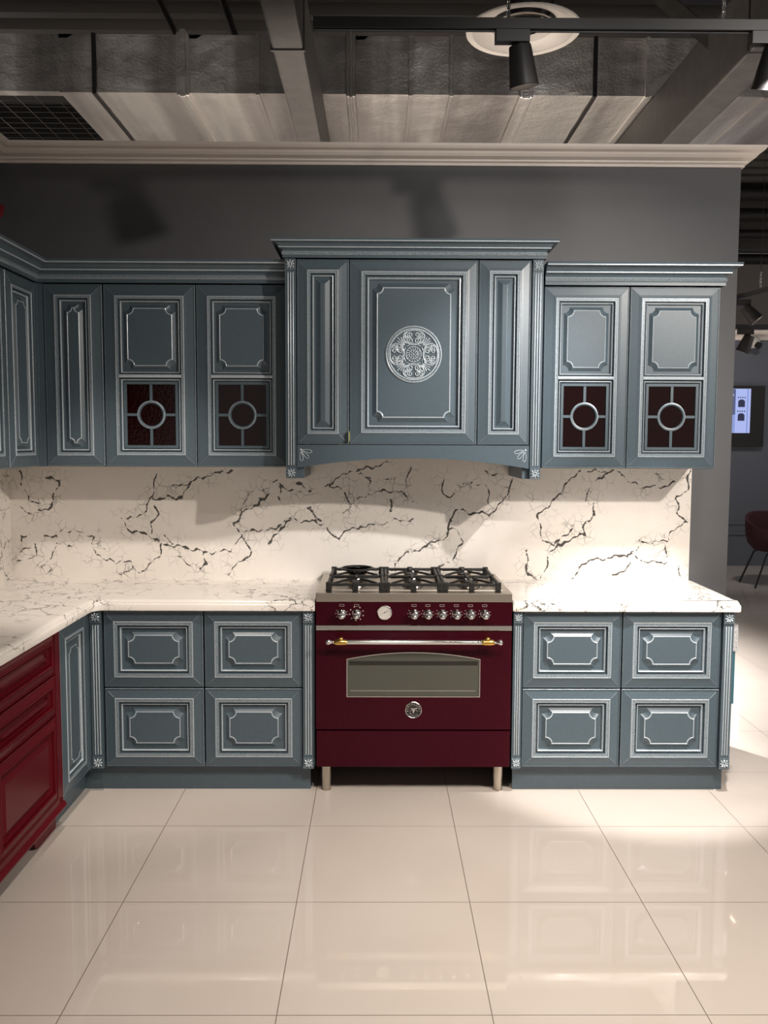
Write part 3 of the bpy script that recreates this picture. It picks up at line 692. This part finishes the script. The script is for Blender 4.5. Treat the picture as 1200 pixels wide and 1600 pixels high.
# medallion
def medallion(cx, cy, R, w, parent):
    mb = MB(front(0,-.43,1.645)); C_ = lambda r, n=48, z=0, ph=0: [(cx+r*math.cos(2*PI*i/n+ph), cy+r*math.sin(2*PI*i/n+ph), w+z) for i in range(n)]
    mb.rings([C_(R,64,0), C_(R,64,.005), C_(R-.004,64,.0075), C_(R-.008,64,.0045), C_(R-.011,64,.0045), C_(R-.013,64,.007), C_(R-.017,64,.007), C_(R-.019,64,.002)], [SILV,SILV,BAND,GREY,SILV,SILV,SILV])
    mb.add(C_(R-.0185,64,.0021), [list(range(64))], GREY)
    k = R/.133
    for r, z, tr in ((.020,.004,.0016),(.036,.004,.0020)): mb.tube(C_(r*k,36,z), tr*k, SILV, 6, closed=True)
    mb.ball((cx,cy,w+.004), .0045*k, SILV, (1,1,.8), 10, 6)
    for i in range(8):
        a = i*PI/4
        mb.tube([(cx+math.cos(a)*.007*k,cy+math.sin(a)*.007*k,w+.003),(cx+math.cos(a)*.012*k,cy+math.sin(a)*.012*k,w+.005),(cx+math.cos(a)*.018*k,cy+math.sin(a)*.018*k,w+.003)], lambda s: .0026*k*(.3+math.sin(PI*min(max(s,.05),.95))), SILV, 6)
    for i in range(16):
        a = i*PI/8; mb.tube([(cx+math.cos(a+.25*s)*(.022+.013*s)*k, cy+math.sin(a+.25*s)*(.022+.013*s)*k, w+.004) for s in (0,.5,1)], .0017*k, SILV, 5)
    def spiral(x, y, r, a0, turns, sg, tr=.0021):
        pts = []
        for i in range(18):
            s = i/17; rr = r*(1-.8*s); a = a0+sg*turns*2*PI*s
            pts.append((x+rr*math.cos(a), y+rr*math.sin(a), w+.0045))
        mb.tube(pts, lambda q: 1.3*tr*k*(1.1-.4*q), SILV, 6)
    for q in range(4):
        an = q*PI/2; ca, sa = math.cos(an), math.sin(an)
        T = lambda u, v: (cx+(u*ca-v*sa)*k, cy+(u*sa+v*ca)*k)
        # lobed cartouche on each axis
        pts = []
        for i in range(40):
            s = 2*PI*i/40; u = .078+.034*math.cos(s); v = .050*math.sin(s)*(1+.12*math.cos(s)); p = T(u, v); pts.append((p[0],p[1],w+.005))
        mb.tube(pts, .0030*k, SILV, 6, closed=True)
        pts = [( *T(.045+.006*math.cos(PI*s), .034*s), w+.0045) for s in [i/8-1 for i in range(17)]]
        mb.tube(pts, .002*k, SILV, 6)
        for sg in (1,-1):
            for (u, v, r, tn) in ((.064,.016,.013,1.3),(.090,.017,.014,1.4),(.077,.036,.011,1.2),(.098,.036,.009,1.0),(.058,.033,.008,1.0)):
                p = T(u, v*sg); spiral(p[0], p[1], r*k, an+(PI/2*sg if u < .07 else PI), tn, sg if u < .08 else -sg)
            for s0 in (.022,.044):
                p0, p1, p2 = T(.070, s0*sg*.3), T(.082, s0*sg), T(.104, s0*sg*.8)
                mb.tube([(*p0,w+.004),(*p1,w+.006),(*p2,w+.004)], lambda s: .0030*k*(.3+math.sin(PI*min(max(s,.05),.95))), SILV, 6)
        mb.ball((*T(.111,0),w+.004), .004*k, SILV, (1,1,.8), 8, 5); mb.ball((*T(.045,0),w+.004), .003*k, SILV, (1,1,.8), 8, 5)
        # fan palmettes on the diagonals
        ad = an+PI/4
        for f in (-.30,-.16,0,.16,.30):
            p0 = (cx+math.cos(ad)*.060*k, cy+math.sin(ad)*.060*k); ln = (.108-abs(f)*.06)*k
            p1 = (cx+math.cos(ad+f*.75)*ln, cy+math.sin(ad+f*.75)*ln); pm = ((p0[0]+p1[0])/2,(p0[1]+p1[1])/2)
            mb.tube([(*p0,w+.003),(*pm,w+.005),(*p1,w+.004)], lambda s: .0022*k*(.6+s), SILV, 6)
    mb.build('medallion', parent, smooth=True)
medallion(0.0, .425, .133, .0165, cd)
b = MB(); b.rbox((-.3045,-.470,1.656),(-.3030,-.452,1.708),YELLOW,.0005); b.rbox((-.3035,-.471,1.662),(-.300,-.4695,1.704),YELLOW,.0005)
tag(b.build('tape_tag'), 'small yellow tape tag sticking out of the hood panel gap', 'tag')

# ================================================================== COOKER
t = thing('range_cooker', 'burgundy range cooker with steel hob, brass and chrome handle', 'cooker', (.003,-.32,0))
x0, x1 = -.451, .457; xc = .003
b = MB(); b.rbox((x0+.002,-.595,.135),(x1-.002,-.02,.920),MAROON,.003); b.build('body', t)
# hob tray
b = MB(); b.rbox((x0,-.632,.921),(x1,-.022,.962),STEEL,.003)
b.build('hob_top', t)
b = MB(); 
rim = lambda ins, h: [(x0+ins,-.632+ins+.03,h),(x1-ins,-.632+ins+.03,h),(x1-ins,-.05-ins*.2,h),(x0+ins,-.05-ins*.2,h)]
b.rings([rim(.035,.9625),rim(.037,.9655),rim(.042,.9655),rim(.046,.963)], STEEL, None, STEEL); b.build('spill_tray', t)
# burners
BUR = [(-.27,-.44,.034),(-.27,-.19,.044),(.003,-.44,.040),(.003,-.19,.034),(.276,-.44,.044),(.276,-.19,.034)]
for (bx, by, r) in BUR:
    b = MB(); b.lathe([(r*1.35,.963),(r*1.3,.968),(r*.95,.970),(r*.9,.978),(r*1.02,.980),(r*1.02,.984)], [CHROME2,CHROME2,CHROME2,BRASS,BRASS], (bx,by,0), (0,0,1), 28)
    o = b.build('burner', t, smooth=True)
    b = MB(); b.lathe([(r*1.0,.984),(r*.98,.989),(r*.5,.991)], IRON, (bx,by,0), (0,0,1), 28); b.build('burner_cap', o, smooth=True)
# pan supports
for gi, gx in enumerate((-.27,.003,.276)):
    b = MB(); hw = .128; ya, yb, zt = -.565, -.065, .997
    for yy in (ya, yb): b.rbox((gx-hw,yy-.007,zt-.013),(gx+hw,yy+.007,zt),IRON,.003)
    for xx in (gx-hw, gx+hw): b.rbox((xx-.006,ya,zt-.013),(xx+.006,yb,zt),IRON,.003)
    b.rbox((gx-hw,-.322,zt-.013),(gx+hw,-.308,zt),IRON,.003)
    for (bx, by, r) in BUR[2*gi:2*gi+2]:
        for k in range(4):
            a = PI/4+k*PI/2; b.tube([(bx+math.cos(a)*.028,by+math.sin(a)*.028,zt+.002),(bx+math.cos(a)*.075,by+math.sin(a)*.075,zt+.002),(bx+math.cos(a)*.145*min(1,hw/.11),by+math.sin(a)*.13,zt-.006)], .0055, IRON, 6)
        b.rbox((bx-.006,by-.125,zt-.011),(bx+.006,by-.045,zt+.003),IRON,.002); b.rbox((bx-.006,by+.045,zt-.011),(bx+.006,by+.125,zt+.003),IRON,.002)
    for xx in (gx-hw+.004, gx, gx+hw-.004):
        for yy in (ya, yb): b.rbox((xx-.014,yy-.009,.965),(xx+.014,yy+.009,zt+.006),IRON,.004)
    for yy in (-.315,): 
        for xx in (gx-hw+.002, gx+hw-.002): b.rbox((xx-.009,yy-.013,.965),(xx+.009,yy+.013,zt+.004),IRON,.004)
    b.build('pan_support', t)
for (wx, wy, r) in ((-.27,-.19,.085),):
    b = MB(); b.lathe([(r,1.008),(r,1.016),(r-.008,1.019),(r-.012,1.016),(r-.012,1.008)], IRON, (wx,wy,0), (0,0,1), 36)
    for k in range(4): a = k*PI/2; b.rbox((wx+math.cos(a)*(r-.02)-.012,wy+math.sin(a)*(r-.02)-.012,1.0045),(wx+math.cos(a)*(r-.02)+.012,wy+math.sin(a)*(r-.02)+.012,1.012),IRON,.003)
    tag(b.build('wok_ring', smooth=True), 'round black iron wok ring on the back left burner', 'wok ring')
# control panel
cp = MB(); cp.rbox((x0,-.628,.811),(x1,-.590,.920),MAROON,.002); cp = cp.build('control_panel', t)
b = MB(); b.rbox((x0,-.634,.788),(x1,-.590,.8105),CHROME2,.002); b.build('chrome_strip', t)
KX = (-.331,-.263,.003,.067,.133,.199,.264,.330)
for i, kx in enumerate(KX):
    b = MB(); b.lathe([(.0215,0),(.0215,.004),(.019,.007),(.0145,.010),(.0135,.018),(.017,.026),(.0195,.034),(.018,.042),(.011,.047),(.0005,.048)], CHROME, (kx,-.628,.866), (0,-1,0), 28)
    b.tube([(kx,-.668,.868),(kx,-.672,.880),(kx,-.668,.889)], .0045, CHROME, 8)
    b.ball((kx,-.672,.858), .0145, CHROME, (1.05,.7,.75), 18, 10)
    k = b.build('knob', cp, smooth=True)
    # printed marks round the knob
    b = MB(front(kx,-.6281,.866)); w_, h_ = .011, .0045
    for (a0, b0, a1, b1) in ((-w_,.033,w_,.0345),(-w_,.042,w_,.0435),(-w_,.033,-w_+.0015,.0435),(w_-.0015,.033,w_,.0435)): b.prism([(a0,b0),(a1,b0),(a1,b1),(a0,b1)],0,.0004,INK)
    b.build('printed_symbol', cp); b = MB(front(kx,-.6281,.866))
    if i == 1:
        for q in range(9): 
            a = PI*.5-q*PI/4.6-.5; b.prism([(.032*math.cos(a)+.0034*math.cos(s*PI/3),.032*math.sin(a)+.0034*math.sin(s*PI/3)) for s in range(6)],0,.0004,INK)
    else:
        for a in (2.6,3.14,3.7): b.prism([(.028*math.cos(a)+.0022*math.cos(s*PI/3),.028*math.sin(a)+.0022*math.sin(s*PI/3)) for s in range(6)],0,.0004,INK)
        b.build('printed_scale', cp); b = MB(front(kx,-.6281,.866))
        for a in (-.2,.35): b.prism([(.026*math.cos(a)-.003,.026*math.sin(a)-.0008),(.026*math.cos(a)+.003,.026*math.sin(a)-.0008),(.026*math.cos(a)+.003,.026*math.sin(a)+.0008),(.026*math.cos(a)-.003,.026*math.sin(a)+.0008)],0,.0004,INK)
    b.build('printed_marks', cp)
DIALW = mat('dial_face', (.60, .57, .53), .4)
b = MB(); b.lathe([(.034,0),(.034,.007),(.031,.009),(.030,.006)], CHROME, (-.133,-.628,.872), (0,-1,0), 36, False); b.lathe([(.030,.006),(.0005,.006)], DIALW, (-.133,-.628,.872), (0,-1,0), 36, False); dl = b.build('thermometer', cp, smooth=True)
b = MB(front(-.133,-.6342,.872)); b.prism([(-.017,-.009),(.018,.0085),(.0165,.0105)],0,.0006,BLACK); b.ball((0,0,.0004),.003,BLACK,(1,1,.4),10,5)
for q in range(15):
    a = math.radians(-40+q*18.6); b.prism([(.024*math.cos(a)+x*math.cos(a)-y*math.sin(a),.024*math.sin(a)+x*math.sin(a)+y*math.cos(a)) for x, y in ((-.0022,-.0004),(.0022,-.0004),(.0022,.0004),(-.0022,.0004))],0,.0003,BLACK)
b.build('needle', dl)
# text helper
def text_into(mb, txt, size, depth, m, place):
    """one glyph at a time; place(i, x) returns a matrix for the glyph"""
    for i, ch in enumerate(txt):
        if ch == ' ': continue
        cu = bpy.data.curves.new('glyph', 'FONT'); cu.body = ch; cu.size = size; cu.extrude = depth; cu.align_x = 'CENTER'; cu.resolution_u = 2
        o = bpy.data.objects.new('glyph', cu); me = o.to_mesh(); Mx = place(i)
        old = mb.M; mb.M = old @ Mx
        mb.add([tuple(v.co) for v in me.vertices], [list(p.vertices) for p in me.polygons], m); mb.M = old
        o.to_mesh_clear(); bpy.data.objects.remove(o); bpy.data.curves.remove(cu)
# oven door
d0, d1, YD = .318, .7835, -.630
W0, W1, WB, WS, WT = -.308, .312, .473, .652, .684
def winloop(ins, h, n=18):
    a, c = W0+ins, W1-ins; bt = WB+ins; r = .0015
    P = []
    for (cx, cy, t0, t1) in ((c-r, bt+r, -90, 0),):
        for i in range(5): t_ = math.radians(t0+(t1-t0)*i/4); P.append((cx+r*math.cos(t_), cy+r*math.sin(t_), h))
    for i in range(n+1):
        s = 1-2*i/n; P.append(((a+c)/2+(c-a)/2*s, WS-ins+(WT-WS)*(1-s*s), h))
    for i in range(5): t_ = math.radians(180+90*i/4); P.append((a+r+r*math.cos(t_), bt+r+r*math.sin(t_), h))
    return P
M = front(0,-.598,0)
b = MB(M); w = .032; outer = [(x0,d0),(x1,d0),(x1,d1),(x0,d1)]
wl = winloop(0, w); n = len(wl)
# front skin: stitch window loop to the rectangular outline by angle
F3 = lambda q: b.add([(p[0], p[1], w) for p in q], [list(range(len(q)))], MAROON)
F3([(x0,d0),(x1,d0),(x1,WB),(x0,WB)]); F3([(x0,WB),(W0,WB),(W0,WS),(W0,d1),(x0,d1)]); F3([(W1,WB),(x1,WB),(x1,d1),(W1,d1),(W1,WS)])
arc = [p for p in wl if p[1] > WB+.05]
for p, q in zip(arc, arc[1:]): F3([p, (p[0], d1), (q[0], d1), q][::-1])
b.add([(x0,d0,0),(x1,d0,0),(x1,d1,0),(x0,d1,0),(x0,d0,w),(x1,d0,w),(x1,d1,w),(x0,d1,w)], [(3,2,1,0),(0,1,5,4),(1,2,6,5),(2,3,7,6),(3,0,4,7)], MAROON)
b.rings([winloop(0,w),winloop(.001,w-.004),winloop(.004,w-.006)], MAROON)
dr = b.build('oven_door', t, smooth='keep')
b = MB(M); b.rings([winloop(-.001,w+.0003),winloop(-.001,w+.0015),winloop(.0028,w+.0015),winloop(.0034,w-.002)], CHROME2); b.build('window_trim', dr)
b = MB(M); b.rings([winloop(.003,w-.0035)], OVENGL, None, OVENGL); b.build('window_glass', dr)
b = MB(M)
b.prism([(W0+.018,.500),(W1-.018,.500),(W1-.018,.5025),(W0+.018,.5025)], w-.0034, w-.0030, CHROME2)
b.prism([(W0+.010,.622),(W1-.010,.622),(W1-.010,.642),(W0+.010,.642)], w-.0034, w-.0032, mat('glass_dark_edge',(.012,.013,.01),.1)); b.build('oven_shelf_edge', dr)
# handle
hz, hy = .745, -.690
b = MB(); b.cyl((-.345,hy,hz),(.351,hy,hz),.0105,CHROME,n=20); hd = b.build('handle', dr, smooth=True)
for s, sx in ((-1,-.333),(1,.339)):
    b = MB(); ax = (s,0,0)
    b.lathe([(.0095,-.030),(.0125,-.024),(.0135,-.014),(.0145,.0),(.0135,.020),(.011,.028),(.009,.031)], BRASS, (sx,hy,hz), ax, 20)
    b.cyl((sx,-.629,hz+.004),(sx,hy,hz+.004),.010,BRASS); b.ball((sx,hy+.004,hz+.014),.0125,BRASS,(1,1,.8)); b.build('brass_bracket', hd, smooth=True)
    b = MB(); b.lathe([(.006,.031),(.0065,.036),(.0095,.038),(.0065,.042),(.008,.046),(.0125,.052),(.0135,.058),(.011,.065),(.004,.069),(.0005,.0695)], CHROME, (sx,hy,hz), ax, 20); b.build('finial', hd, smooth=True)
# badge
b = MB(); bz = .412
b.lathe([(.038,0),(.039,.003),(.037,.0045),(.035,.003)], CHROME2, (xc,-.630,bz), (0,-1,0), 40, False); b.lathe([(.035,.003),(.0005,.003)], BLACK, (xc,-.630,bz), (0,-1,0), 40, False)
b.lathe([(.0222,.003),(.0215,.0042),(.0205,.003)], CHROME2, (xc,-.630,bz), (0,-1,0), 36, False)
Mf = front(xc,-.6335,bz)
g = MB(Mf)
T1 = 'BERTAZZONI'
def pl(i):
    a = math.radians(90+100-200*i/(len(T1)-1)); return Matrix.Translation((.0285*math.cos(a),.0285*math.sin(a),0)) @ Matrix.Rotation(a-PI/2,4,'Z') @ Matrix.Translation((0,-.0045,0))
text_into(g, T1, .0125, .0004, CHROME2, pl)
T2 = 'ITALIA'
def pl2(i):
    a = math.radians(270-38+76*i/(len(T2)-1)); return Matrix.Translation((.0285*math.cos(a),.0285*math.sin(a),0)) @ Matrix.Rotation(a+PI/2,4,'Z') @ Matrix.Translation((0,-.003,0))
text_into(g, T2, .009, .0004, CHROME2, pl2)
for (px_, py_, r_) in ((0,0,.008),(-.006,.006,.004),(.006,.006,.004),(0,-.009,.005)): g.ball((px_,py_,0),r_,CHROME2,(1,1,.25),12,6)
for s in (-1,1): g.tube([(s*.018,.008,.0005),(s*.010,.010,.001),(s*.012,.0,.001),(s*.018,-.006,.0005)],.0014,CHROME2,6)
bo = b.build('badge', dr, smooth=True); g.build('badge_lettering', bo)
# lower drawer and legs
b = MB(); b.rbox((x0+.001,-.630,.137),(x1-.001,-.597,.310),MAROON,.003); b.build('storage_drawer', t)
b = MB(); b.box((x0+.004,-.60,.309),(x1-.004,-.590,.32),GAP); b.box((x0+.004,-.602,.7836),(x1-.004,-.59,.789),GAP); b.build('gap_shade_strip', t)  # black strips put shade into the gaps above and below the oven door
for lx in (-.408, .412):
    for ly in (-.555, -.09):
        b = MB(); b.lathe([(.024,.136),(.024,.060),(.0225,.057),(.0205,.02),(.021,.003),(.023,.003),(.023,0)], STEEL, (lx,ly,0), (0,0,1), 24); b.build('leg', t, smooth=True)
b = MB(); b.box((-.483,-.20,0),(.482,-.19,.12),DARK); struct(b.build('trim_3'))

# ================================================================== FAR AISLE
t = thing('television', 'wall television showing a pale kitchen, past the wall end', 'television', (4.4,7.0,1.76))
b = MB(); b.rbox((3.6,6.96,1.60),(4.93,7.045,2.40),BLACK,.006); b.build('screen_housing', t)
def emis(name, c, s=1.0):
    m = mat(name, (0,0,0), .4); bsdf(m).inputs['Emission Color'].default_value = (*c, 1); bsdf(m).inputs['Emission Strength'].default_value = s; return m
E1, E2, E3, E4 = emis('screen_blue',(.30,.38,.78),.85), emis('screen_pale',(.45,.53,.95),.9), emis('screen_dark',(.03,.035,.08),.8), emis('screen_slate',(.12,.14,.28),.8)
b = MB(front(3.64,6.958,1.78)); b.prism([(0,0),(1.10,0),(1.10,.58),(0,.58)],0,.001,E2)
b.prism([(.1,.24),(.90,.24),(.90,.575),(.1,.575)],.0011,.0015,E4); b.prism([(.1,.0),(.90,.0),(.90,.24),(.1,.24)],.0011,.0015,E1)
b.prism([(1.05,.0),(1.07,.0),(1.07,.575),(1.05,.575)],.0011,.0015,E1)
for cy in (.16,.34):
    b.prism([(.935,cy)]+[(1.025,cy)]+[(.98+.045*math.cos(i*PI/8),cy+.07+.03*math.sin(i*PI/8)) for i in range(9)],.0016,.0019,E3)
    for k in range(4): b.prism([(.925+k*.03,cy+.115),(.942+k*.03,cy+.115),(.942+k*.03,cy+.135),(.925+k*.03,cy+.135)],.0016,.0019,E4)
b.prism([(.76,.50),(.85,.46),(.88,.50),(.80,.56)],.0016,.0019,E2)
b.build('screen', t)
t = thing('tub_chair', 'wine red tub chair with thin black legs at the far right', 'chair', (4.40,5.45,0))
b = MB(); cxy = Vector((4.42,5.45,0))
rs = []
for (z, r0) in ((.40,.20),(.42,.27),(.50,.335),(.60,.36),(.70,.365),(.80,.37)):
    rs.append([(cxy.x+.06+r0*math.cos(a), cxy.y+r0*.9*math.sin(a), z if z < .6 else .58+(z-.58)*(.45+.55*max(0,math.sin(a-.2)+.4))) for a in [2*PI*i/40 for i in range(40)]])
for (z, r0) in ((.79,.335),(.68,.32),(.52,.30),(.50,.2)):
    rs.append([(cxy.x+.06+r0*math.cos(a), cxy.y+r0*.9*math.sin(a), z if z < .6 else .58+(z-.58)*(.45+.55*max(0,math.sin(a-.2)+.4))) for a in [2*PI*i/40 for i in range(40)]])
b.rings(rs, CHAIRRED, CHAIRRED, CHAIRRED); b.build('seat_shell', t, smooth=True)
for sx, sy in ((-1,-1),(1,-1),(1,1),(-1,1)):
    b = MB(); b.tube([(4.48+sx*.16,5.45+sy*.14,.40),(4.48+sx*.20,5.45+sy*.17,.38),(4.48+sx*.34,5.45+sy*.22,0)], .011, BLACK, 8); b.build('leg', t, smooth=True)
t = thing('security_camera', 'small white ball security camera below the cream moulding', 'camera', (4.70,6.93,2.93))
b = MB(); b.ball((4.72,6.90,2.96),.085,DISHW); b.build('dome', t, smooth=True)
b = MB(); b.lathe([(.04,.0),(.045,.05)],BLACK,(4.745,6.85,2.925),(.35,-.8,-.45),16); b.build('lens', t, smooth=True)
b = MB(); b.cyl((4.72,6.9,2.98),(4.72,7.05,2.99),.03,DISHW); b.build('mount', t, smooth=True)
